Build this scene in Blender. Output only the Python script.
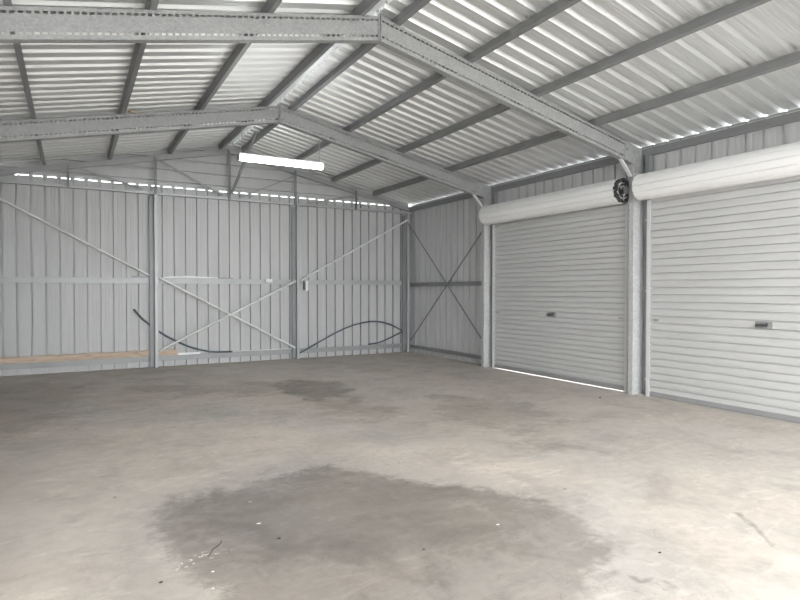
import bpy, bmesh, math, random
from mathutils import Vector, Matrix
random.seed(7)
scn = bpy.context.scene
for o in list(bpy.data.objects): bpy.data.objects.remove(o)
COL = scn.collection

# ------------------------------------------------------------------ camera
cam_d = bpy.data.cameras.new('camera'); cam = bpy.data.objects.new('camera', cam_d); COL.objects.link(cam)
cam.location = (-6.6566, -11.3779, 1.40)
cam.rotation_euler = (math.radians(90) - 0.01575, 0, -0.51886)
cam_d.sensor_width = 36; cam_d.lens = 573.41 / 800 * 36; cam_d.clip_start = 0.05; cam_d.clip_end = 500
scn.camera = cam

# ------------------------------------------------------------------ world and exposure
w = bpy.data.worlds.new('overcast_sky'); scn.world = w; w.use_nodes = True
nt = w.node_tree; nt.nodes.clear()
bg = nt.nodes.new('ShaderNodeBackground'); wo = nt.nodes.new('ShaderNodeOutputWorld')
bg.inputs['Color'].default_value = (0.97, 0.985, 1.0, 1); bg.inputs['Strength'].default_value = 7.0
nt.links.new(bg.outputs[0], wo.inputs[0])
scn.view_settings.view_transform = 'Standard'; scn.view_settings.look = 'None'
scn.view_settings.gamma = 1; scn.view_settings.use_curve_mapping = False
scn.view_settings.exposure = 0.45
LAMP_STRENGTH = 12.0

# ------------------------------------------------------------------ dimensions (metres)
RX = -3.951            # ridge
ZR = 4.264; SL = 0.2124 # roof underside at the ridge, slope
XR, XL = 0.11, -8.012  # cladding planes of the side walls
YB = 0.03              # cladding plane of the back wall
YF = -12.66            # front edge of the shed
FR = [-3.02, -6.235, -9.45, -12.6]   # portal frames
PD, RD = 0.10, 0.245
def zroof(x, off=0.0): return ZR - SL*abs(x-RX) + off
def mx(x): return 2*RX - x

# ------------------------------------------------------------------ materials
def mat_base(name):
    m = bpy.data.materials.new(name); m.use_nodes = True
    return m, m.node_tree, m.node_tree.nodes['Principled BSDF']
def ramp(nt, src, stops):
    r = nt.nodes.new('ShaderNodeValToRGB'); e = r.color_ramp.elements
    e[0].position, e[0].color = stops[0][0], (*stops[0][1], 1)
    e[1].position, e[1].color = stops[-1][0], (*stops[-1][1], 1)
    for p, c in stops[1:-1]:
        n = e.new(p); n.color = (*c, 1)
    nt.links.new(src, r.inputs[0]); return r.outputs[0]
def coord(nt, scale=(1,1,1)):
    t = nt.nodes.new('ShaderNodeTexCoord'); mp = nt.nodes.new('ShaderNodeMapping')
    mp.inputs['Scale'].default_value = scale; nt.links.new(t.outputs['Object'], mp.inputs[0]); return mp.outputs[0]
def noise(nt, vec, scale, detail=4, rough=.55, dist=0):
    n = nt.nodes.new('ShaderNodeTexNoise'); n.inputs['Scale'].default_value = scale
    n.inputs['Detail'].default_value = detail; n.inputs['Roughness'].default_value = rough
    n.inputs['Distortion'].default_value = dist
    nt.links.new(vec, n.inputs['Vector']); return n.outputs[0]
def metal(name, col, rough=.5, metallic=.3, spangle=0, streak=None, var=.05, vscale=3):
    m, nt, b = mat_base(name)
    b.inputs['Metallic'].default_value = metallic; b.inputs['Roughness'].default_value = rough
    c1 = tuple(c*(1-var) for c in col); c2 = tuple(min(1, c*(1+var)) for c in col)
    v = coord(nt, streak or (1,1,1))
    out = ramp(nt, noise(nt, v, vscale), [(.35, c1), (.65, c2)])
    if spangle:
        vo = nt.nodes.new('ShaderNodeTexVoronoi'); vo.inputs['Scale'].default_value = spangle
        nt.links.new(coord(nt), vo.inputs['Vector'])
        sx = nt.nodes.new('ShaderNodeSeparateColor'); nt.links.new(vo.outputs['Color'], sx.inputs[0])
        g = ramp(nt, sx.outputs[0], [(0, (.80,.80,.80)), (1, (1.0,1.0,1.0))])
        mx_ = nt.nodes.new('ShaderNodeMix'); mx_.data_type = 'RGBA'; mx_.blend_type = 'MULTIPLY'; mx_.inputs[0].default_value = 1
        nt.links.new(out, mx_.inputs[6]); nt.links.new(g, mx_.inputs[7]); out = mx_.outputs[2]
        rr = nt.nodes.new('ShaderNodeMapRange'); rr.inputs[3].default_value = rough-.1; rr.inputs[4].default_value = rough+.15
        nt.links.new(sx.outputs[1], rr.inputs[0]); nt.links.new(rr.outputs[0], b.inputs['Roughness'])
    nt.links.new(out, b.inputs['Base Color']); return m
def plain(name, col, rough=.6, metallic=0, var=.06, vscale=8, streak=None):
    return metal(name, col, rough, metallic, 0, streak, var, vscale)
M = {}
M['roof']   = metal('zincalume_roof', (.79,.80,.80), .42, .62, 0, (1.5, 60, 1), .06, 1.2)
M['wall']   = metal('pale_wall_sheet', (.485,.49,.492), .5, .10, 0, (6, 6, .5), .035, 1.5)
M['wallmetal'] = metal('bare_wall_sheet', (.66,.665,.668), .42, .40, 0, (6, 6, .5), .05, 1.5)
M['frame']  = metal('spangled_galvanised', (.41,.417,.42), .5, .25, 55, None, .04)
M['column'] = metal('brighter_lit_galvanised', (.62,.628,.63), .5, .2, 55, None, .03)  # lighter copy of the frame steel; stronger light on columns put into the colour
M['purlin'] = metal('purlin_galvanised', (.27,.275,.28), .5, .3, 0, (6, 1, 6), .06, 2)
M['girt']   = metal('girt_galvanised', (.43,.44,.445), .45, .3, 0, None, .05)
M['dkgalv'] = metal('dull_galvanised', (.27,.28,.29), .5, .3, 0, None, .06)
M['truss']  = metal('truss_galvanised', (.36,.365,.37), .5, .3, 0, None, .05)
M['brace']  = metal('brace_tube', (.80,.81,.81), .4, .2, 0, None, .04)
M['brace2'] = metal('brace_tube_dull', (.26,.265,.27), .5, .3, 0, None, .04)
M['drum']   = metal('door_roll_white', (.93,.93,.925), .4, 0, 0, (4, .4, 4), .02, 2)
M['guide']  = metal('door_guide', (.72,.725,.72), .4, .15, 0, None, .04)
M['rubber'] = plain('grey_rubber', (.30,.30,.30), .8)
M['black']  = plain('greasy_black_steel', (.045,.045,.048), .5, .2, .4, 30)
M['hose']   = plain('dark_poly_pipe', (.075,.10,.125), .5, 0, .1, 6)
M['white']  = plain('white_plastic', (.85,.86,.86), .4)
M['darkhole'] = plain('dark_steel', (.10,.10,.11), .5, .3)
M['ground'] = plain('outside_concrete', (.50,.49,.46), .9, 0, .1, 2)
M['twig']   = plain('dry_twig', (.055,.045,.035), .8, 0, .2, 40)
M['chip']   = plain('pale_chip', (.75,.74,.71), .8)
M['mud']    = plain('tan_mud', (.55,.47,.36), .9, 0, .15, 30)
M['capgrey']= plain('aged_plastic_cap', (.42,.40,.37), .5)

def timber():
    m, nt, b = mat_base('weathered_timber'); b.inputs['Roughness'].default_value = .8
    v = coord(nt, (1.2, 14, 14))
    o1 = ramp(nt, noise(nt, v, 3, 6, .6, .6), [(.25, (.26,.185,.14)), (.42, (.50,.39,.30)), (.6, (.60,.485,.385)), (.8, (.68,.575,.475))])
    nt.links.new(o1, b.inputs['Base Color']); return m
M['timber'] = timber()

def curtain_mat():
    m, nt, b = mat_base('door_curtain_steel'); b.inputs['Roughness'].default_value = .45; b.inputs['Metallic'].default_value = .05
    v = coord(nt, (1, .5, 5))
    base = ramp(nt, noise(nt, v, 2, 5, .6), [(.3, (.57,.572,.568)), (.7, (.64,.642,.638))])
    sc = ramp(nt, noise(nt, coord(nt, (1, 1.2, 9)), 4, 6, .7, .4), [(.30, (.80,.80,.80)), (.42, (1,1,1))])
    mm = nt.nodes.new('ShaderNodeMix'); mm.data_type = 'RGBA'; mm.blend_type = 'MULTIPLY'; mm.inputs[0].default_value = .5
    nt.links.new(base, mm.inputs[6]); nt.links.new(sc, mm.inputs[7]); nt.links.new(mm.outputs[2], b.inputs['Base Color']); return m
M['curtain'] = curtain_mat()

def lamp_mat(name, strength):
    m, nt, b = mat_base(name)
    b.inputs['Base Color'].default_value = (.9,.9,.9,1)
    b.inputs['Emission Color'].default_value = (.97,1,1,1); b.inputs['Emission Strength'].default_value = strength
    return m
M['lamp'] = lamp_mat('lit_diffuser', LAMP_STRENGTH*2.3); M['lamp_dim'] = lamp_mat('lit_diffuser_dimmer', LAMP_STRENGTH)

def floor_mat():
    m, nt, b = mat_base('stained_concrete')
    def mix(a, c, fac, mode='MIX'):
        n = nt.nodes.new('ShaderNodeMix'); n.data_type = 'RGBA'; n.blend_type = mode
        if isinstance(fac, float): n.inputs[0].default_value = fac
        else: nt.links.new(fac, n.inputs[0])
        nt.links.new(a, n.inputs[6])
        if isinstance(c, tuple): n.inputs[7].default_value = (*c, 1)
        else: nt.links.new(c, n.inputs[7])
        return n.outputs[2]
    def math_(op, a, c):
        n = nt.nodes.new('ShaderNodeMath'); n.operation = op; n.use_clamp = False
        for i, q in enumerate((a, c)):
            if isinstance(q, (int, float)): n.inputs[i].default_value = q
            else: nt.links.new(q, n.inputs[i])
        return n.outputs[0]
    def mapr(a, lo, hi, o0=0., o1=1.):
        n = nt.nodes.new('ShaderNodeMapRange'); n.interpolation_type = 'SMOOTHSTEP'
        nt.links.new(a, n.inputs[0])
        for i, q in enumerate((lo, hi, o0, o1)): n.inputs[i+1].default_value = q
        return n.outputs[0]
    v = coord(nt)
    n_big = noise(nt, v, .55, 6, .6, .3); n_mid = noise(nt, v, 2.2, 7, .62, .5); n_fine = noise(nt, v, 11, 8, .7, .3)
    n_grain = noise(nt, v, 90, 4, .7)
    base = ramp(nt, n_big, [(.30, (.48,.44,.395)), (.5, (.518,.476,.43)), (.7, (.555,.512,.465))])
    base = mix(base, ramp(nt, n_mid, [(.3, (.80,.80,.80)), (.5, (1,1,1)), (.72, (1.10,1.10,1.09))]), 1.0, 'MULTIPLY')
    base = mix(base, ramp(nt, n_fine, [(.3, (.85,.85,.85)), (.6, (1.05,1.05,1.05))]), .8, 'MULTIPLY')
    hue = noise(nt, coord(nt, (.8, .8, 1)), .9, 4, .55, .8)
    base = mix(base, ramp(nt, hue, [(.38, (.99,1.0,1.01)), (.60, (1.02,1.0,.98))]), 1.0, 'MULTIPLY')
    base = mix(base, ramp(nt, n_grain, [(.3, (.92,.92,.92)), (.7, (1.05,1.05,1.05))]), .7, 'MULTIPLY')
    def attr(n):
        a = nt.nodes.new('ShaderNodeAttribute'); a.attribute_name = n; return a.outputs['Fac']
    def layer(name, wob, soft):
        # signed distance stored on the slab, its edge roughened with noise
        d = math_('ADD', attr(name), math_('MULTIPLY', math_('SUBTRACT', n_mid, .5), wob))
        d = math_('ADD', d, math_('MULTIPLY', math_('SUBTRACT', n_fine, .5), wob*.5))
        return mapr(d, soft, -soft)
    lt = layer('pale', 1.0, .30); base = mix(base, (1.17,1.15,1.13), lt, 'MULTIPLY')
    ha = layer('halo', .9, .16); base = mix(base, (.90,.905,.915), ha, 'MULTIPLY')
    mn = layer('damp', .42, .075); base = mix(base, (.65,.635,.625), mn, 'MULTIPLY')
    co = layer('core', 1.9, .22); base = mix(base, (.86,.86,.86), co, 'MULTIPLY')
    pu = layer('puddle', .7, .14); base = mix(base, (.60,.595,.585), pu, 'MULTIPLY')
    st = layer('streak', .9, .22); base = mix(base, (.80,.79,.77), st, 'MULTIPLY')
    sp = layer('spots', .05, .012); base = mix(base, (.66,.655,.64), sp, 'MULTIPLY')
    wh = layer('chalk', .25, .03)
    whn = mapr(noise(nt, v, 26, 3, .7), .56, .60)
    base = mix(base, (.86,.86,.83), math_('MULTIPLY', math_('MULTIPLY', wh, whn), .75))
    # trowel arcs and pale scuffs
    wv = noise(nt, coord(nt, (1.0, 3.0, 1)), 1.6, 8, .7, 2.2)
    base = mix(base, (1.12,1.12,1.12), mapr(wv, .55, .62, 0., 1.), 'MULTIPLY')
    cr = noise(nt, v, 1.1, 3, .5, 2.5)
    ln = math_('ABSOLUTE', math_('SUBTRACT', cr, .5), 0)
    base = mix(base, (.72,.715,.71), math_('MULTIPLY', mapr(ln, .006, .0), mapr(n_big, .5, .6)), 'MULTIPLY')
    ve = nt.nodes.new('ShaderNodeTexVoronoi'); ve.inputs['Scale'].default_value = 2.3; nt.links.new(v, ve.inputs['Vector'])
    base = mix(base, (.45,.44,.43), mapr(ve.outputs['Distance'], .035, .02), 'MULTIPLY')
    nt.links.new(base, b.inputs['Base Color'])
    b.inputs['Roughness'].default_value = .62; b.inputs['Specular IOR Level'].default_value = .35
    bp_ = nt.nodes.new('ShaderNodeBump'); bp_.inputs['Strength'].default_value = .08; bp_.inputs['Distance'].default_value = .01
    nt.links.new(n_fine, bp_.inputs['Height']); nt.links.new(bp_.outputs[0], b.inputs['Normal'])
    return m
M['floor'] = floor_mat()

# ------------------------------------------------------------------ helpers
def tag(o, label=None, cat=None, group=None, kind=None):
    if label: o['label'] = label
    if cat: o['category'] = cat
    if group: o['group'] = group
    if kind: o['kind'] = kind
    return o
def empty(name, loc=(0,0,0)):
    o = bpy.data.objects.new(name, None); COL.objects.link(o); o.location = loc; o.empty_display_size = .1; return o
class MB:
    def __init__(s): s.v = []; s.f = []
    def box(s, x0, x1, y0, y1, z0, z1):
        n = len(s.v)
        s.v += [(x,y,z) for z in (z0,z1) for y in (y0,y1) for x in (x0,x1)]
        s.f += [tuple(n+i for i in q) for q in ((0,2,3,1),(4,5,7,6),(0,1,5,4),(2,6,7,3),(0,4,6,2),(1,3,7,5))]
    def prism(s, prof, A, B, U, V, caps=True):
        """closed 2-D outline swept straight from A to B; U, V span the section"""
        A, B, U, V = map(Vector, (A, B, U, V)); n = len(s.v); k = len(prof)
        for P in (A, B): s.v += [tuple(P+U*a+V*b) for a, b in prof]
        for i in range(k): j = (i+1) % k; s.f.append((n+i, n+j, n+k+j, n+k+i))
        if caps: s.f += [tuple(n+i for i in reversed(range(k))), tuple(n+k+i for i in range(k))]
    def csec(s, A, B, U, V, d, b, lip=.015, t=.003):
        """lipped C: web along U (0..d) at V=0, flanges towards +V"""
        s.prism([(0,0),(d,0),(d,b),(d-lip,b),(d-lip,b-t),(d-t,b-t),(d-t,t),(t,t),(t,b-t),(lip,b-t),(lip,b),(0,b)], A, B, U, V)
    def tube(s, pts, r, n=10, caps=True):
        pts = [Vector(p) for p in pts]; base = len(s.v); k = len(pts); up = None
        for i, p in enumerate(pts):
            t = (pts[min(i+1,k-1)] - pts[max(i-1,0)]).normalized()
            if up is None: up = Vector((0,0,1)) if abs(t.z) < .9 else Vector((1,0,0))
            a = t.cross(up).normalized(); c = a.cross(t).normalized(); up = c
            rr = r[i] if isinstance(r, (list, tuple)) else r
            s.v += [tuple(p + (a*math.cos(2*math.pi*j/n) + c*math.sin(2*math.pi*j/n))*rr) for j in range(n)]
        for i in range(k-1):
            for j in range(n):
                q = (j+1) % n
                s.f.append((base+i*n+j, base+i*n+q, base+(i+1)*n+q, base+(i+1)*n+j))
        if caps: s.f += [tuple(base+j for j in reversed(range(n))), tuple(base+(k-1)*n+j for j in range(n))]
    def cyl(s, A, B, r, n=14): s.tube([A, B], r, n)
    def sheet(s, pa, pb):
        n = len(s.v); k = len(pa); s.v += [tuple(p) for p in pa] + [tuple(p) for p in pb]
        for i in range(k-1): s.f.append((n+i, n+i+1, n+k+i+1, n+k+i))
    def build(s, name, m, parent=None, smooth=False, solid=0, bevel=0, offset=-1):
        me = bpy.data.meshes.new(name); me.from_pydata(s.v, [], s.f)
        bm = bmesh.new(); bm.from_mesh(me); bmesh.ops.recalc_face_normals(bm, faces=bm.faces); bm.to_mesh(me); bm.free()
        me.materials.append(m)
        if smooth:
            for p in me.polygons: p.use_smooth = True
        o = bpy.data.objects.new(name, me); COL.objects.link(o)
        if parent: o.parent = parent
        if solid:
            md = o.modifiers.new('thickness', 'SOLIDIFY'); md.thickness = solid; md.offset = 0
        if bevel:
            md = o.modifiers.new('edge', 'BEVEL'); md.width = bevel; md.segments = 2; md.limit_method = 'ANGLE'
        return o
def smoothpath(pts, n=8):
    P = [Vector(p) for p in pts]; out = []
    for i in range(len(P)-1):
        p0, p1, p2, p3 = P[max(i-1,0)], P[i], P[i+1], P[min(i+2,len(P)-1)]
        for j in range(n):
            t = j/n
            out.append(.5*((2*p1)+(p2-p0)*t+(2*p0-5*p1+4*p2-p3)*t*t+(-p0+3*p1-3*p2+p3)*t**3))
    out.append(P[-1]); return out
def ribprofile(a, b, phase, pitch, base, top, h, swage=.0025):
    """points (s, height) of a trapezoidal-rib sheet from a to b (a<b)"""
    pts = [(a, 0)]; k = math.floor((a-phase)/pitch)
    while phase + k*pitch < b + pitch:
        c = phase + k*pitch
        for ds, hh in ((-base/2,0),(-top/2,h),(top/2,h),(base/2,0)): pts.append((c+ds, hh))
        g = (pitch-base)/3
        for q in (1, 2):
            m_ = c + base/2 + g*q
            for ds, hh in ((-.008,0),(-.003,swage),(.003,swage),(.008,0)): pts.append((m_+ds, hh))
        k += 1
    pts = [p for p in pts if a <= p[0] <= b]
    if pts[-1][0] < b: pts.append((b, 0))
    return pts

# ------------------------------------------------------------------ floor with its stains
POLY = {
 'damp': [[(-6.27,-7.68), (-6.11,-7.35), (-5.85,-7.35), (-5.46,-7.19), (-4.88,-7.14), (-4.68,-7.37), (-4.56,-7.71), (-4.38,-7.96), (-4.14,-8.24), (-3.96,-8.58), (-3.94,-8.95), (-4.12,-9.26), (-4.50,-9.50), (-4.95,-9.75), (-5.45,-9.70), (-5.85,-9.30), (-6.10,-8.85), (-6.20,-8.40), (-6.26,-8.01)]],
 'core': [[(-5.90,-7.41), (-5.41,-7.27), (-4.87,-7.31), (-4.68,-7.69), (-4.38,-8.10), (-4.10,-8.40), (-4.16,-8.79), (-4.48,-9.01), (-5.01,-8.91), (-5.50,-8.62), (-5.90,-8.34), (-6.03,-7.97)]],
 'halo': [[(-6.71,-8.72), (-6.45,-8.08), (-6.29,-7.39), (-5.93,-7.05), (-5.36,-6.83), (-4.76,-6.85), (-4.19,-7.07), (-3.82,-7.71), (-3.60,-8.73), (-3.76,-9.42), (-4.24,-9.79), (-4.93,-9.88), (-5.99,-9.52)]],
 'puddle': [[(-4.11,-3.12), (-3.70,-2.71), (-3.29,-2.94), (-3.14,-3.57), (-3.27,-4.09), (-3.66,-4.39), (-3.98,-4.60), (-4.08,-4.23), (-4.05,-3.74)]],
 'streak': [[(-6.10,-2.19), (-5.65,-2.03), (-5.04,-2.60), (-4.14,-2.57), (-3.56,-2.78), (-3.93,-3.81), (-4.57,-3.62), (-5.39,-3.06), (-5.98,-2.64)],
            [(-3.97,-4.30), (-3.54,-4.46), (-3.36,-5.24), (-3.38,-5.69), (-3.72,-5.80), (-4.05,-5.44), (-4.14,-4.80)],
            [(-7.9,-1.0), (-6.96,-1.28), (-6.39,-2.02), (-6.5,-3.0), (-6.8,-4.2), (-7.0,-4.7), (-7.9,-5.2)],
            [(-2.93,-7.25), (-2.58,-7.36), (-2.70,-7.66), (-3.03,-7.74), (-3.17,-7.58)],
            [(-2.37,-4.96), (-1.68,-5.77), (-1.89,-6.67), (-2.58,-7.08), (-2.97,-6.61), (-2.91,-5.77)]],
 'spots': [[(-3.03,-9.27), (-3.01,-9.32), (-3.14,-9.50), (-3.34,-9.72), (-3.36,-9.70), (-3.17,-9.48)],
           [(-4.31,-9.48), (-4.28,-9.53), (-4.20,-9.57), (-4.26,-9.60), (-4.32,-9.57)],
           [(-4.19,-9.62), (-4.16,-9.66), (-4.20,-9.71), (-4.23,-9.68)], [(-4.22,-9.73), (-4.18,-9.75), (-4.22,-9.78), (-4.25,-9.76)]],
 'pale': [[(-6.99,-6.05), (-6.60,-4.78), (-5.47,-4.92), (-4.42,-6.03), (-4.98,-6.72), (-5.72,-7.05), (-6.28,-7.29), (-6.44,-7.82), (-6.72,-8.38), (-6.94,-8.43)],
          [(-4.70,-6.71), (-3.83,-6.81), (-3.40,-7.45), (-3.36,-8.12), (-3.86,-8.23), (-4.24,-7.76), (-4.56,-7.38)]],
 'chalk': [[(-6.32,-8.40), (-6.21,-8.25), (-6.07,-8.19), (-5.90,-8.24), (-6.01,-8.28), (-6.15,-8.35)]],
}
def sdf(poly, x, y):
    ins = False; best = 1e9; n = len(poly)
    for i in range(n):
        x0,y0 = poly[i]; x1,y1 = poly[(i+1)%n]
        dx,dy = x1-x0,y1-y0; t = max(0,min(1,((x-x0)*dx+(y-y0)*dy)/(dx*dx+dy*dy)))
        d = (x-x0-t*dx)**2+(y-y0-t*dy)**2
        if d < best: best = d
        if (y0 > y) != (y1 > y) and x < (x1-x0)*(y-y0)/(y1-y0)+x0: ins = not ins
    return -math.sqrt(best) if ins else math.sqrt(best)
def axis(lo, hi, step, dlo, dhi, fine):
    a = []; v = lo
    while v < hi-1e-6:
        a.append(v); v += fine if dlo <= v < dhi else step
    a.append(hi); return a
xs = axis(XL, XR, .12, -6.8, -2.9, .05); ys = axis(YF-.1, YB+.0, .12, -10.0, -6.6, .05)
V = [(x,y,0) for y in ys for x in xs]; nx = len(xs)
F = [(j*nx+i, j*nx+i+1, (j+1)*nx+i+1, (j+1)*nx+i) for j in range(len(ys)-1) for i in range(nx-1)]
me = bpy.data.meshes.new('floor'); 
nb = len(V)
V2 = V + [(xs[0],ys[0],-.12),(xs[-1],ys[0],-.12),(xs[-1],ys[-1],-.12),(xs[0],ys[-1],-.12)]
bot = [nb, nb+1, nb+2, nb+3]
F2 = F + [(nb+3,nb+2,nb+1,nb)]
F2 += [tuple([nb, nb+1] + [i for i in range(nx-1,-1,-1)]), tuple([nb+2, nb+3] + [(len(ys)-1)*nx+i for i in range(nx)])]
F2 += [tuple([nb+1, nb+2] + [j*nx+nx-1 for j in range(len(ys)-1,-1,-1)]), tuple([nb+3, nb] + [j*nx for j in range(len(ys))])]
me.from_pydata(V2, [], F2); me.materials.append(M['floor'])
for an, polys in POLY.items():
    at = me.attributes.new(an, 'FLOAT', 'POINT')
    bb = [(min(p[0] for p in q)-1, max(p[0] for p in q)+1, min(p[1] for p in q)-1, max(p[1] for p in q)+1) for q in polys]
    vals = []
    for (x,y,z) in V2:
        d = 1.0
        for q, b4 in zip(polys, bb):
            if b4[0] < x < b4[1] and b4[2] < y < b4[3]: d = min(d, sdf(q, x, y))
        vals.append(d)
    at.data.foreach_set('value', vals)
fl = bpy.data.objects.new('floor', me); COL.objects.link(fl)
tag(fl, 'stained beige grey concrete floor slab of the shed', 'floor', kind='structure')

g = MB(); g.box(-45, 45, -60, 40, -.6, -.10)
tag(g.build('ground', M['ground']), 'pale ground outside the shed, glimpsed under the left roller door', 'ground', kind='structure')

# ------------------------------------------------------------------ cladding
def wall_side(name, X, out, ranges, m, phase):
    s = MB()
    for (ya, yb, z0, z1) in ranges:
        pr = ribprofile(ya, yb, phase, .2035, .038, .028, .034)
        s.sheet([(X+out*h, y, z0) for y, h in pr], [(X+out*h, y, z1) for y, h in pr])
    return s.build(name, m, solid=.0012)
zt = 3.335
segs = [(-3.17, YB, -.06, zt), (-6.08, -3.17, 2.56, zt), (-6.42, -6.08, -.06, zt), (-9.28, -6.42, 2.56, zt),
        (-9.62, -9.28, -.06, zt), (-12.35, -9.62, 2.56, zt), (YF, -12.35, -.06, zt)]
tag(wall_side('wall_right', XR, 1, segs, M['wallmetal'], -.25), 'ribbed grey steel side wall with the roller doors', 'wall', kind='structure')
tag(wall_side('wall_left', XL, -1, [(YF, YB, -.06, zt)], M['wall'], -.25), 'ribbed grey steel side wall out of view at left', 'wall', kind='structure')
s = MB(); pr = ribprofile(XL, XR, -7.250, .2035, .032, .028, .046, .0012)
s.sheet([(x, YB+h, -.06) for x, h in pr], [(x, YB+h, 3.326) for x, h in pr])
k = -7.250
while k < XR: 
    if k > XL+.05: s.box(k-.032, k+.032, YB+.002, YB+.03, 3.30, 3.36)
    k += .2035
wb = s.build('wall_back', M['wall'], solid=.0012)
tag(wb, 'tall back wall of vertical ribbed pale steel sheet', 'wall', kind='structure')
s = MB(); pr = ribprofile(3.3405, 4.31, 3.43, .2125, .046, .022, .026, .0)
zz = ZR+.048
s.sheet([(max(XL, RX-(zz-z)/SL), YB+.035+h, z) for z, h in pr], [(min(XR, RX+(zz-z)/SL), YB+.035+h, z) for z, h in pr])
s.build('gable_cladding', M['wall'], wb, solid=.0012)

# roof
pr = ribprofile(YF-.05, YB+.10, -6.285, .2075, .088, .044, .042, .0022)
s = MB()
for sg, xe in ((1, .26), (-1, mx(.26))):
    xr = RX + sg*.045
    s.sheet([(xr, y, zroof(xr)+h) for y, h in pr], [(xe, y, zroof(xe)+h) for y, h in pr])
roof = s.build('ceiling', M['roof'], solid=.001)
tag(roof, 'ribbed bare metal roof sheets on both slopes', 'ceiling', kind='structure')
s = MB()
s.sheet([(RX-.13, y, zroof(RX-.13)+.037) for y in (YF-.05, YB+.1)], [(RX, y, ZR+.052) for y in (YF-.05, YB+.1)])
s.sheet([(RX, y, ZR+.052) for y in (YF-.05, YB+.1)], [(RX+.13, y, zroof(RX+.13)+.037) for y in (YF-.05, YB+.1)])
s.build('ridge_cap', M['roof'], roof, solid=.001)
for sg in (1, -1):
    s = MB(); P = [(.175,3.378),(.150,3.25),(.33,3.25),(.335,3.35),(.325,3.355)]
    for a, b in zip(P[:-1], P[1:]):
        A = (a[0] if sg > 0 else mx(a[0]), a[1]); B = (b[0] if sg > 0 else mx(b[0]), b[1])
        s.sheet([(A[0], YF, A[1]), (A[0], YB+.1, A[1])], [(B[0], YF, B[1]), (B[0], YB+.1, B[1])])
    s.build('gutter', M['truss'], roof, solid=.0012)

# ------------------------------------------------------------------ portal frames
PX = [.20, 1.12, 2.11, 3.10]       # purlin offsets from the ridge
def rafter_mesh(sg):
    """slotted lipped channel from the ridge out to the eave, web in the plane y=0, flanges to +y"""
    s = MB(); L = 4.00; t = .003; pitch = .0525; n = int(L/pitch)
    cut = [0]
    for i in range(n):
        a = .018 + i*pitch
        cut += [a, a+.033]
    cut.append(L)
    rows = [0, .036, .058, RD-.052, RD-.030, RD]
    def P(u, v, y):   # u distance out from ridge, v height above underside
        x = RX + sg*u; return (x, y, zroof(x) - PD - RD + v)
    def kept(i, j): return 0 <= i < len(cut)-1 and 0 <= j < 5 and not (j in (1, 3) and i % 2 == 1)
    for i in range(len(cut)-1):
        for j in range(5):
            if not kept(i, j): continue
            u0, u1, v0, v1 = cut[i], cut[i+1], rows[j], rows[j+1]
            for y in (0, t):
                k = len(s.v); s.v += [P(u0,v0,y),P(u1,v0,y),P(u1,v1,y),P(u0,v1,y)]; s.f.append((k,k+1,k+2,k+3) if (y == 0) == (sg > 0) else (k+3,k+2,k+1,k))
            for (di, dj, e) in ((-1,0,(u0,v0,u0,v1)),(1,0,(u1,v0,u1,v1)),(0,-1,(u0,v0,u1,v0)),(0,1,(u0,v1,u1,v1))):
                if not kept(i+di, j+dj):
                    k = len(s.v); s.v += [P(e[0],e[1],0),P(e[2],e[3],0),P(e[2],e[3],t),P(e[0],e[1],t)]; s.f.append((k,k+1,k+2,k+3))
    for v0, v1 in ((0, t), (RD-t, RD)):
        k = len(s.v); s.v += [P(u,v,y) for u in (0, L) for v in (v0, v1) for y in (t, .076)]
        s.f += [tuple(k+i for i in q) for q in ((0,1,3,2),(4,6,7,5),(0,4,5,1),(2,3,7,6),(0,2,6,4),(1,5,7,3))]
    for v0, v1 in ((0, .018), (RD-.018, RD)):
        k = len(s.v); s.v += [P(u,v,y) for u in (0, L) for v in (v0, v1) for y in (.073, .076)]
        s.f += [tuple(k+i for i in q) for q in ((0,1,3,2),(4,6,7,5),(0,4,5,1),(2,3,7,6),(0,2,6,4),(1,5,7,3))]
    return s
def col_mesh(sg):
    s = MB()
    x0 = -.112 if sg > 0 else mx(-.112)
    top = 3.20
    s.csec((x0,0,0), (x0,0,top), (sg,0,0), (0,1,0), .208, .076, .018)
    return s
def knee_mesh(sg):   # plate joining column and rafter, with the folded light brace under it
    s = MB(); f = lambda x: x if sg > 0 else mx(x)
    pr_ = [(-.30, zroof(-.30,-PD-.012)), (.045, zroof(.045,-PD-.012)), (.045, 3.20), (.094, 3.20), (.094, 2.98), (-.10, 2.98), (-.112, zroof(-.13,-PD-RD)), (-.30, zroof(-.30,-PD-RD+.01))]
    s.prism([(f(a), b) for a, b in pr_], (0,-.005,0), (0,-.0005,0), (1,0,0), (0,0,1))
    for (a, b) in ((-.24,3.30),(-.24,3.16),(-.12,3.28),(-.12,3.10),(.01,3.24),(.01,3.04)):
        s.cyl((f(a),-.014,b-.02), (f(a),-.004,b-.02), .012, 6)
    return s
frame_labels = ['slotted galvanised portal frame farther back, carrying the strip light',
                'nearest slotted galvanised portal frame, its column between the two roller doors',
                'slotted portal frame beside the near end of the second roller door',
                'slotted portal frame at the open front end of the shed']
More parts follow.
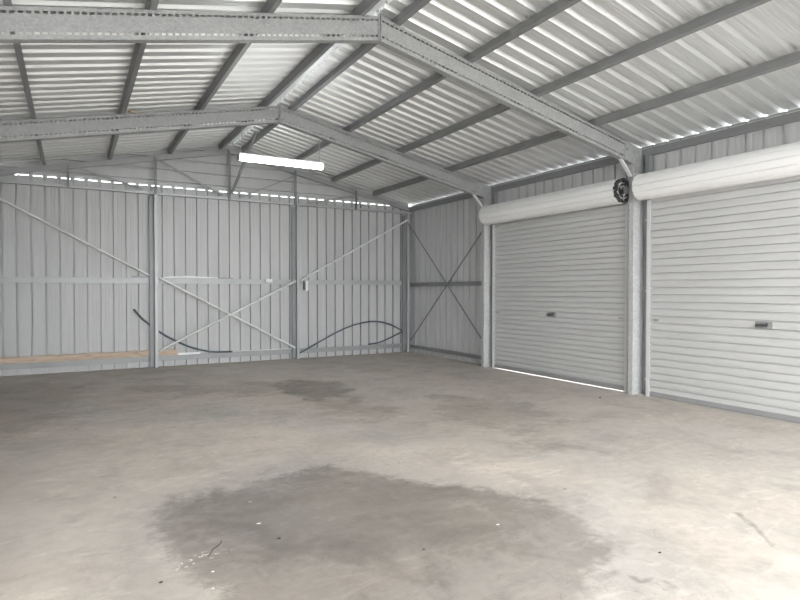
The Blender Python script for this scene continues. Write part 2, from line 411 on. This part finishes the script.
def build_frame():
    r = empty('portal_frame', (0, 0, 0))
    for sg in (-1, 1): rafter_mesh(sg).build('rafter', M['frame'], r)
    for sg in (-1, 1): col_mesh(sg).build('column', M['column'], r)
    for sg in (-1, 1): knee_mesh(sg).build('knee_plate', M['frame'], r)
    for sg in (-1, 1):
        s = MB(); f = lambda x: x if sg > 0 else mx(x)
        A = Vector((f(-.34), .02, zroof(-.34,-PD-RD)-.003)); B = Vector((f(-.135), .02, 2.93))
        s.csec(A, B, (0,1,0), (sg*.75,0,.66), .045, .03, .006, .003)
        s.build('knee_brace', M['brace'], r)
    s = MB(); z0, z1 = ZR-PD-RD-.012, ZR-PD+.012
    s.box(RX-.022, RX+.022, -.008, -.0005, z0, z1); s.box(RX-.004, RX+.004, -.03, -.008, z0, z1)
    for dz in (.03, .09, .17, .23):
        for dx in (-.014, .014): s.cyl((RX+dx,-.016,z0+dz), (RX+dx,-.007,z0+dz), .006, 6)
    s.build('apex_plate', M['frame'], r)
    for sg in (-1, 1):
        for d in PX:
            s = MB(); x = RX+sg*d
            s.box(x-.004+ (sg*.0), x+.0, -.0, .06, zroof(x,-PD)+.001, zroof(x)-.02)
            s.box(x-.05 if sg > 0 else x, x if sg > 0 else x+.05, .0, .06, zroof(x,-PD)-.006, zroof(x,-PD)+.001)
            s.build('purlin_cleat', M['dkgalv'], r)
    return r
def copy_tree(o, parent=None):
    c = o.copy(); COL.objects.link(c)
    if parent: c.parent = parent
    for ch in list(o.children): copy_tree(ch, c)
    return c
proto = build_frame()
for i, y in enumerate(FR):
    o = proto if i == 0 else copy_tree(proto)
    o.location = (0, y, 0); tag(o, frame_labels[i], 'steel frame', 'slotted portal frames')

# ------------------------------------------------------------------ purlins
pn = ['beside the ridge', 'second from the ridge', 'third from the ridge', 'fourth from the ridge, nearest the eave']
for sg, side in ((1, 'right'), (-1, 'left')):
    for d, n in zip(PX, pn):
        s = MB(); x = RX + sg*d; z = zroof(x)
        a = math.atan(SL)*sg
        U = Vector((math.sin(a)*-1*1, 0, -math.cos(a)))    # down, square to the slope
        U = Vector((-math.sin(a), 0, -math.cos(a))); W = Vector((math.cos(a)*sg, 0, -math.sin(a)*sg))
        z -= .003
        x -= 0 if sg > 0 else .045; z = zroof(x) - .003; W = W if sg > 0 else -W
        s.csec((x, YF+.03, z), (x, -.005, z), U, W, PD-.006, .052, .014, .003)
        o = s.build('roof_purlin', M['purlin'])
        tag(o, f'long galvanised purlin on the {side} roof slope, {n}', 'purlin', 'roof purlins')
for sg, lab in ((1, 'galvanised eave purlin along the top of the right wall above the roller doors'), (-1, 'galvanised eave purlin along the top of the left wall')):
    s = MB(); x = .052 if sg > 0 else mx(.052)
    s.csec((x, YF+.03, 3.215), (x, -.03, 3.215), (0,0,1), (sg,0,0), .095, .055, .014, .003)
    tag(s.build('eave_purlin', M['purlin']), lab, 'purlin', 'eave purlins')

# ------------------------------------------------------------------ back wall framing
def girt_back(z0, h, label):
    s = MB(); s.csec((XL+.03, YB-.003, z0), (.05, YB-.003, z0), (0,0,1), (0,-1,0), h, .055, .020, .003)
    # open side faces the room: add the lower folded ledge
    tag(s.build('wall_girt', M['girt'] if z0 > 1 else M['truss']), label, 'girt', 'back wall girts')
girt_back(1.535, .10, 'galvanised horizontal girt across the back wall at mid height')
girt_back(.105, .095, 'galvanised horizontal girt across the foot of the back wall')
def girt_side(z0, h, label):
    s = MB(); s.csec((.105, -2.94, z0), (.105, -.03, z0), (0,0,1), (-1,0,0), h, .053, .016, .003)
    tag(s.build('wall_girt', M['truss']), label, 'girt', 'side wall girts')
girt_side(1.50, .085, 'short mid-height girt on the side wall between the corner and the first door')
girt_side(.10, .075, 'short low girt at the foot of the side wall before the first door')

def gable_col(x, top, label, name='gable_column'):
    r = empty(name, (x, -.09, 0))
    s = MB(); s.csec((0, -.04, 0), (0, -.04, top), (-1,0,0), (0,1,0), .052, .055, .014, .003); s.build('post', M['girt'], r)
    s = MB(); s.box(-.13, -.05, .052, .0575, .0, top-.03); s.box(-.132, -.127, .03, .0575, 0, top-.03); s.build('back_plate', M['dkgalv'], r)
    s = MB(); s.box(-.075, .015, -.048, .05, 0, .006); s.cyl((-.026,-.02,.004),(-.026,-.02,.022),.008,6); s.build('base_plate', M['dkgalv'], r)
    tag(r, label, 'column', 'back wall columns'); return r
gable_col(-5.305, 3.155, 'slender galvanised column on the back wall, left one, where the timber plank passes')
gable_col(-2.61, 3.155, 'slender galvanised column on the back wall, right one, by the looped black pipe')
gable_col(.012, 3.155, 'slender galvanised corner column where back wall meets side wall')

# gable truss
tr = empty('gable_truss', (RX, -.06, 3.17)); TO = Vector((RX, -.06, 3.17))
def tpart(s, name, m=M['truss']):
    s.v = [tuple(Vector(v)-TO) for v in s.v]; return s.build(name, m, tr)
for sg in (-1, 1):
    s = MB(); xe = RX+sg*3.98; a = Vector((RX, -.085, zroof(RX,-PD-.10))); b = Vector((xe, -.085, zroof(xe,-PD-.10)))
    s.csec(a, b, (0,0,1), (0,1,0), .095, .06, .015, .003); tpart(s, 'top_chord')
s = MB(); s.csec((XL+.05, -.085, 3.16), (.07, -.085, 3.16), (0,0,1), (0,1,0), .05, .06, .012, .003); tpart(s, 'bottom_chord', M['girt'])
for x in (-6.71, -5.33, -4.01, -2.68, -1.31):
    s = MB(); s.csec((x-.02, -.092, 3.165), (x-.02, -.092, zroof(x,-PD-.10)+.06), (1,0,0), (0,-1,0), .04, .03, .008, .003); tpart(s, 'web_post', M['dkgalv'])
for A, B in (((-6.62,3.50),(-5.55,3.21)), ((-5.27,3.76),(-4.15,3.21)), ((-2.74,3.74),(-3.85,3.21)), ((-1.37,3.47),(-2.45,3.21))):
    s = MB(); d = Vector((B[0]-A[0],0,B[1]-A[1])).normalized(); up = Vector((-d.z,0,d.x))
    s.csec((A[0],-.125,A[1]), (B[0],-.125,B[1]), up, (0,-1,0), .03, .02, .006, .002); tpart(s, 'diagonal')
tag(tr, 'galvanised gable truss of chords, posts and diagonals above the back wall', 'truss')
s = MB(); s.csec((-4.0,-.16,3.27), (-3.93,-1.62,4.10), (1,0,0), (0,.5,.87), .045, .03, .008, .003)
s.build('ridge_brace', M['truss'])
tag(bpy.data.objects['ridge_brace'], 'sloping strut from the truss centre forward up to the ridge, left of the lamp', 'brace')

# braces on the back wall
def brace(A, B, m, label, grp, r=.020):
    s = MB(); s.cyl(A, B, r, 10); o = s.build('brace_tube', m, smooth=False)
    return tag(o, label, 'brace', grp)
yb = -.045
brace((-7.95,yb,3.05), (-5.44,yb,1.68), M['brace'], 'diagonal brace tube high on the back wall, left bay, falling to the left column', 'back wall braces')
brace((-5.28,-.15,1.635), (-2.71,-.15,.235), M['brace'], 'diagonal brace tube in the middle bay, falling from upper left to lower right', 'back wall braces')
brace((-5.29,-.20,.315), (-2.71,-.20,1.60), M['brace'], 'diagonal brace tube in the middle bay, rising from lower left to upper right', 'back wall braces')
brace((-2.60,-.15,1.62), (-.06,-.15,3.00), M['brace'], 'diagonal brace tube high in the right bay, rising to the corner of the back wall', 'back wall braces')
brace((-.03,-.16,2.93), (-.03,-2.94,.42), M['brace2'], 'dark brace on the side wall falling from the corner to the door column', 'side wall braces', .014)
brace((.005,-2.94,2.62), (.005,-.20,.28), M['brace2'], 'dark brace on the side wall rising from the corner foot towards the door column', 'side wall braces', .014)

# ------------------------------------------------------------------ roller doors
def roller_door(name, y0, y1, pitch, gap, hy, label, curtain=True, wheel=True):
    """y0 far end, y1 near end"""
    ym = (y0+y1)/2; r = empty(name, (0, ym, 0)); O = Vector((0, ym, 0))
    def P(s, n, m, **k):
        s.v = [tuple(Vector(v)-O) for v in s.v]; return s.build(n, m, r, **k)
    c0, c1 = y0-.03, y1+.03
    zc = 2.76; rr = .168; xc = -.170
    if curtain:
        z = gap+.05; pts = [(0, z)]; zk = 1.02 - pitch*.5 - pitch*math.floor((1.02-z)/pitch)
        while zk < 2.74:
            if zk > z+.02:
                pts += [(-.002, zk-.010), (.024, zk-.008), (.024, zk+.006), (.001, zk+.011), (-.003, zk+pitch*.5)]
            zk += pitch
        pts = [p for p in pts if p[1] < 2.75] + [(0, 2.76)]
        s = MB(); s.sheet([(x, c0, z) for x, z in pts], [(x, c1, z) for x, z in pts]); P(s, 'curtain', M['curtain'], solid=.0012)
        s = MB(); s.csec((-.014, c0, gap+.012), (-.014, c1, gap+.012), (0,0,1), (1,0,0), .05, .028, .01, .003); br = P(s, 'bottom_rail', M['truss'])
        s = MB(); s.box(-.012, .012, c1, c0, gap-.004 if gap < .02 else gap, gap+.013)
        s.v = [tuple(Vector(v)) for v in s.v]; P(s, 'rubber_seal', M['rubber'])
        # lock in the middle
        s = MB(); s.box(-.008, .0, hy-.09, hy+.09, .98, 1.06); lk = P(s, 'lock_plate', M['truss'], bevel=.002)
        s = MB(); s.cyl((-.004,hy,1.02), (-.05,hy,1.02), .018); s.tube([(-.05,hy-.065,1.022),(-.055,hy,1.02),(-.05,hy+.06,1.017)], .014, 8)
        s.cyl((-.012,hy-.035,1.035), (-.006,hy-.035,1.035), .012, 10)
        P(s, 'handle', M['darkhole'])
        for yy in (c0-.09, c1+.09):
            s = MB(); s.box(-.012, -.001, yy-.04, yy+.04, 1.01, 1.03); s.cyl((-.012,yy,1.02),(-.002,yy,1.02),.014,10); P(s, 'side_latch', M['girt'])
    # roll
    s = MB(); prof = []; n = 72; nr = 12
    for i in range(n*2):
        a = 2*math.pi*i/(n*2); ph = (a*nr/(2*math.pi)) % 1
        q = rr - (.020 if ph < .07 or ph > .95 else 0) + (a/(2*math.pi))*.004
        prof.append((q*math.cos(a), q*math.sin(a)))
    s.prism(prof, (xc, y0+.0, zc), (xc, y1, zc), (1,0,0), (0,0,1)); roll = P(s, 'rolled_curtain', M['drum'])
    # steel shaft, bracket and wheel at the near end
    s = MB(); s.cyl((xc, y0+.05, zc), (xc, y1-.08, zc), .022); P(s, 'shaft', M['dkgalv'])
    s = MB(); s.box(xc-.03, .05, y1-.085, y1-.078, zc-.05, zc+.05); s.box(-.01, .05, y1-.085, y1-.03, zc-.09, zc+.12); P(s, 'end_bracket', M['dkgalv'])
    if wheel:
        s = MB(); yy = y1-.035
        ring = [(xc+.145*math.cos(t*math.pi/16)*(1+.05*math.sin(5*t)), yy+.012*math.sin(3*t), zc+.145*math.sin(t*math.pi/16)*(1+.05*math.cos(4*t))) for t in range(33)]
        s.tube(ring, .022, 8, False)
        ring = [(xc+.085*math.cos(t*math.pi/8), yy-.01, zc+.085*math.sin(t*math.pi/8)) for t in range(17)]
        s.tube(ring, .010, 8, False)
        for k in range(9):
            a = k*2*math.pi/9+.2; s.box(xc+.15*math.cos(a)-.018, xc+.15*math.cos(a)+.018, yy-.03, yy+.022, zc+.15*math.sin(a)-.016, zc+.15*math.sin(a)+.016)
        s.cyl((xc,yy-.03,zc), (xc,yy+.03,zc), .045)
        wh = P(s, 'drum_wheel', M['black'])
        for k in range(3):
            a = k*2*math.pi/3+.5; s = MB(); s.tube([(xc+.04*math.cos(a),yy-.015,zc+.04*math.sin(a)), (xc+.135*math.cos(a),yy-.015,zc+.135*math.sin(a))], .013, 6)
            P(s, 'wheel_spoke', M['girt'])
    for yy, sg in ((y0, 1), (y1, -1)):
        s = MB(); s.csec((-.022, yy+sg*.012, 0), (-.022, yy+sg*.012, 2.60), (1,0,0), (0,-sg,0), .045, .052, .008, .003); P(s, 'guide', M['guide'])
        s = MB(); s.csec((.026, yy+sg*.01, 0), (.026, yy+sg*.01, 3.21), (0,sg,0), (1,0,0), .07, .07, .014, .003); P(s, 'jamb_post', M['dkgalv'])
        s = MB()
        for z in (.22, 1.40, 2.35): s.box(-.02, .024, yy+sg*.012, yy+sg*.055, z-.015, z+.015); s.cyl((-.028,yy+sg*.035,z),(-.018,yy+sg*.035,z),.008,6)
        P(s, 'guide_bracket', M['girt'])
    return tag(r, label, 'roller door', kind='structure')
roller_door('door_1', -3.155, -6.07, .081, .014, -4.62, 'closed left roller door with daylight showing under it')
roller_door('door_2', -6.385, -9.30, .0933, .006, -7.86, 'closed right roller door, cut off by the right edge of the photo')
roller_door('door_3', -9.60, -12.40, .0933, .006, -11, 'closed third roller door at the near end of the side wall')

# ------------------------------------------------------------------ strip lights
def strip_light(y, z, label, lm='lamp_dim'):
    r = empty('strip_light', (-3.904, y, z))
    s = MB(); s.prism([(-.045,.0),(.045,.0),(.055,.045),(-.055,.045)], (-.655,0,0), (.655,0,0), (0,1,0), (0,0,1)); s.build('housing', M['white'], r)
    s = MB(); prof = [(.056*math.cos(a), -.052*math.sin(a)**.8 if math.sin(a) > 0 else 0) for a in [math.pi*i/12 for i in range(13)]]
    s.prism(prof, (-.640,0,-.001), (.640,0,-.001), (0,1,0), (0,0,1)); s.build('diffuser', M[lm], r)
    for e in (-1, 1):
        s = MB(); a, b = sorted((e*.641, e*.662)); s.box(a, b, -.058, .058, -.056, .047); s.build('end_cap', M['capgrey'], r, bevel=.004)
    for e in (-1, 1):
        s = MB(); x = e*.60; top = zroof(-3.904+x, -PD-RD) - z + .003; s.cyl((x,0,.045), (x,0,top), .0055, 6); s.box(x-.02, x+.02, -.012, .012, top-.004, top); s.build('hanger', M['girt'], r)
    return tag(r, label, 'light', 'hanging strip lights')
strip_light(-2.985, 3.345, 'lit white strip light hanging below the farther portal frame', 'lamp')
strip_light(-9.415, 3.60, 'lit strip light hanging from the frame beside the second roller door')
strip_light(-12.55, 3.60, 'unseen strip light added at the open front end to brighten the shed')  # added out of view as fill light for the interior

# ------------------------------------------------------------------ things along the back wall
def plank(x0, x1, y0, y1, z0, z1):
    s = MB(); n = 30; top = []; 
    for i in range(n+1):
        x = x0+(x1-x0)*i/n; w = .006*math.sin(i*.9)+.005*math.sin(i*2.3)
        top.append((x, z1+w))
    k = len(s.v)
    for (x, z) in top: s.v += [(x,y0,z0),(x,y1,z0),(x,y1,z),(x,y0,z)]
    for i in range(n):
        a = k+4*i; b = a+4
        s.f += [(a,b,b+1,a+1),(a+1,b+1,b+2,a+2),(a+2,b+2,b+3,a+3),(a+3,b+3,b,a)]
    s.f += [(k,k+1,k+2,k+3),(k+4*n+3,k+4*n+2,k+4*n+1,k+4*n)]
    return s
o = plank(-7.9, -4.97, -.028, .015, .203, .312).build('timber_plank', M['timber']); tag(o, 'rough brown timber plank lying on the low girt behind the left column', 'plank')
s = MB(); s.csec((-4.95, -.022, .202), (-4.55, -.022, .202), (0,1,0), (0,0,1), .04, .035, .008, .002); tag(s.build('metal_offcut', M['brace']), 'short white metal offcut on the low girt, at the plank end', 'offcut')
s = MB(); s.tube([(-3.93,-.008,.214),(-3.3,-.004,.213),(-2.72,-.008,.214)], .011, 8); tag(s.build('thin_rod', M['brace']), 'thin pale rod lying on the low girt left of the right column', 'rod')
hL = smoothpath([(-5.70,-.055,1.07),(-5.565,-.035,.90),(-5.41,-.012,.76),(-5.25,-.005,.63),(-5.0,-.012,.475),(-4.75,-.022,.35),(-4.5,-.035,.268),(-4.25,-.038,.226),(-3.96,-.03,.216)])
s = MB(); s.tube(hL, .017, 10); tag(s.build('poly_pipe', M['hose'], smooth=True), 'dark pipe leaning on the back wall, curving down past the left column', 'pipe', 'loose black pipes')
hR = smoothpath([(-2.62,-.066,.10),(-2.38,-.064,.215),(-2.05,-.055,.375),(-1.70,-.05,.535),(-1.35,-.045,.655),(-1.0,-.04,.72),(-.70,-.035,.715),(-.42,-.03,.64),(-.2,-.02,.535),(-.105,-.008,.492),(-.075,-.003,.478),(-.11,-.01,.462),(-.23,-.02,.42),(-.48,-.045,.328),(-.73,-.05,.250),(-.98,-.046,.223)])
s = MB(); s.tube(hR, .0155, 10); tag(s.build('poly_pipe', M['hose'], smooth=True), 'dark pipe looped between the right column and the corner of the back wall', 'pipe', 'loose black pipes')
s = MB(); s.sheet([(-5.22,-.032,1.640),(-5.10,-.032,1.641),(-4.8,-.032,1.642),(-4.22,-.032,1.640)], [(-5.22,-.030,1.646),(-5.10,-.028,1.668),(-4.8,-.022,1.682),(-4.22,-.026,1.664)])
tag(s.build('metal_strip', M['white'], solid=.003), 'long pale bent metal strip lying on the mid-height girt, centre bay', 'metal strip')
s = MB(); s.csec((-4.20,-.025,1.636), (-3.93,-.025,1.636), (0,1,0), (0,0,1), .035, .022, .006, .002); tag(s.build('steel_offcut', M['dkgalv']), 'grey steel offcut on the mid-height girt at the right end of the pale strip', 'offcut')
s = MB(); s.csec((-5.73,-.025,1.636), (-5.47,-.025,1.636), (0,1,0), (0,0,1), .035, .032, .006, .002); s.box(-5.50,-5.46,-.03,.0,1.637,1.66); tag(s.build('steel_offcut', M['dkgalv']), 'small dark steel offcut on the mid-height girt left of the left column', 'offcut')
s = MB(); s.box(-3.29,-3.155,-.062,-.026,1.575,1.642); s.box(-3.28,-3.165,-.066,-.061,1.582,1.636); tag(s.build('junction_box', M['white'], bevel=.003), 'small white box on the mid-height girt left of the right column', 'box')
r = empty('girt_bracket', (-2.44,-.06,1.5)); s = MB(); s.box(-.01,.045,.0,.006,-.10,.11); s.box(.04,.046,-.02,.006,-.10,.11); s.build('plate', M['brace'], r)
s = MB(); s.box(-.055,-.012,-.002,.02,-.08,.10); s.build('socket', M['darkhole'], r); tag(r, 'small pale upright bracket with a dark side just right of the right column', 'bracket')

# mud lump on the frame, bits on the floor
def blob(name, c, r, m, label, cat, grp=None, sc=(1,1,1)):
    bm = bmesh.new(); bmesh.ops.create_icosphere(bm, subdivisions=2, radius=r)
    for v in bm.verts:
        k = 1+random.uniform(-.22,.22); v.co = Vector((v.co.x*sc[0]*k, v.co.y*sc[1]*k, v.co.z*sc[2]*k))
    zmin = min(v.co.z for v in bm.verts)
    for v in bm.verts: v.co.z -= zmin
    me = bpy.data.meshes.new(name); bm.to_mesh(me); bm.free(); me.materials.append(m)
    o = bpy.data.objects.new(name, me); COL.objects.link(o); o.location = c
    return tag(o, label, cat, grp)
blob('mud_nest', (-5.93, -2.985, zroof(-5.93,-PD)+.012), .05, M['mud'], 'small tan lump on top of the farther portal frame, upper left', 'nest', sc=(1.6,.6,.45))
s = MB(); s.tube(smoothpath([(-6.048,-8.274,.004),(-6.03,-8.25,.006),(-6.012,-8.225,.014),(-5.985,-8.19,.008),(-5.958,-8.155,.006),(-5.95,-8.14,.010)],4), [.0022]*20+[.004], 6)
tag(s.build('twig', M['twig']), 'thin dark twig lying on the concrete in the near foreground', 'twig')
bits = [((-5.695,-7.984,0),.008,'chip',(1.8,.7,.4),'white chip on the dark floor stain, up and right of the twig'),
        ((-5.655,-8.247,0),.008,'twig',(1.5,.8,.5),'dark crumb on the floor right of the twig'),
        ((-6.299,-8.441,0),.008,'twig',(1.3,.8,.5),'dark crumb on the floor, farthest left of the crumbs'),
        ((-6.06,-8.453,0),.006,'chip',(1.4,.8,.4),'white fleck on the floor just below the twig'),
        ((-6.094,-8.621,0),.005,'chip',(1.4,.8,.4),'white fleck on the floor at the bottom edge, below the twig'),
        ((-.677,-6.181,0),.014,'twig',(1.2,1,.5),'dark crumb on the floor near the column between the doors'),
        ((-4.457,-8.708,0),.008,'chip',(1.6,.8,.4),'pale fleck on the floor at the right edge of the dark stain'),
        ((-5.645,-7.599,0),.005,'chip',(2.5,.6,.3),'pale sliver on the floor near the upper edge of the dark stain'),
        ((-3.942,-9.425,0),.007,'twig',(1.6,.8,.4),'dark crumb on the floor, lower right foreground')]
for c, rr, m, sc, lab in bits: blob('floor_crumb', c, rr, M[m], lab, 'debris', 'crumbs on the floor', sc)
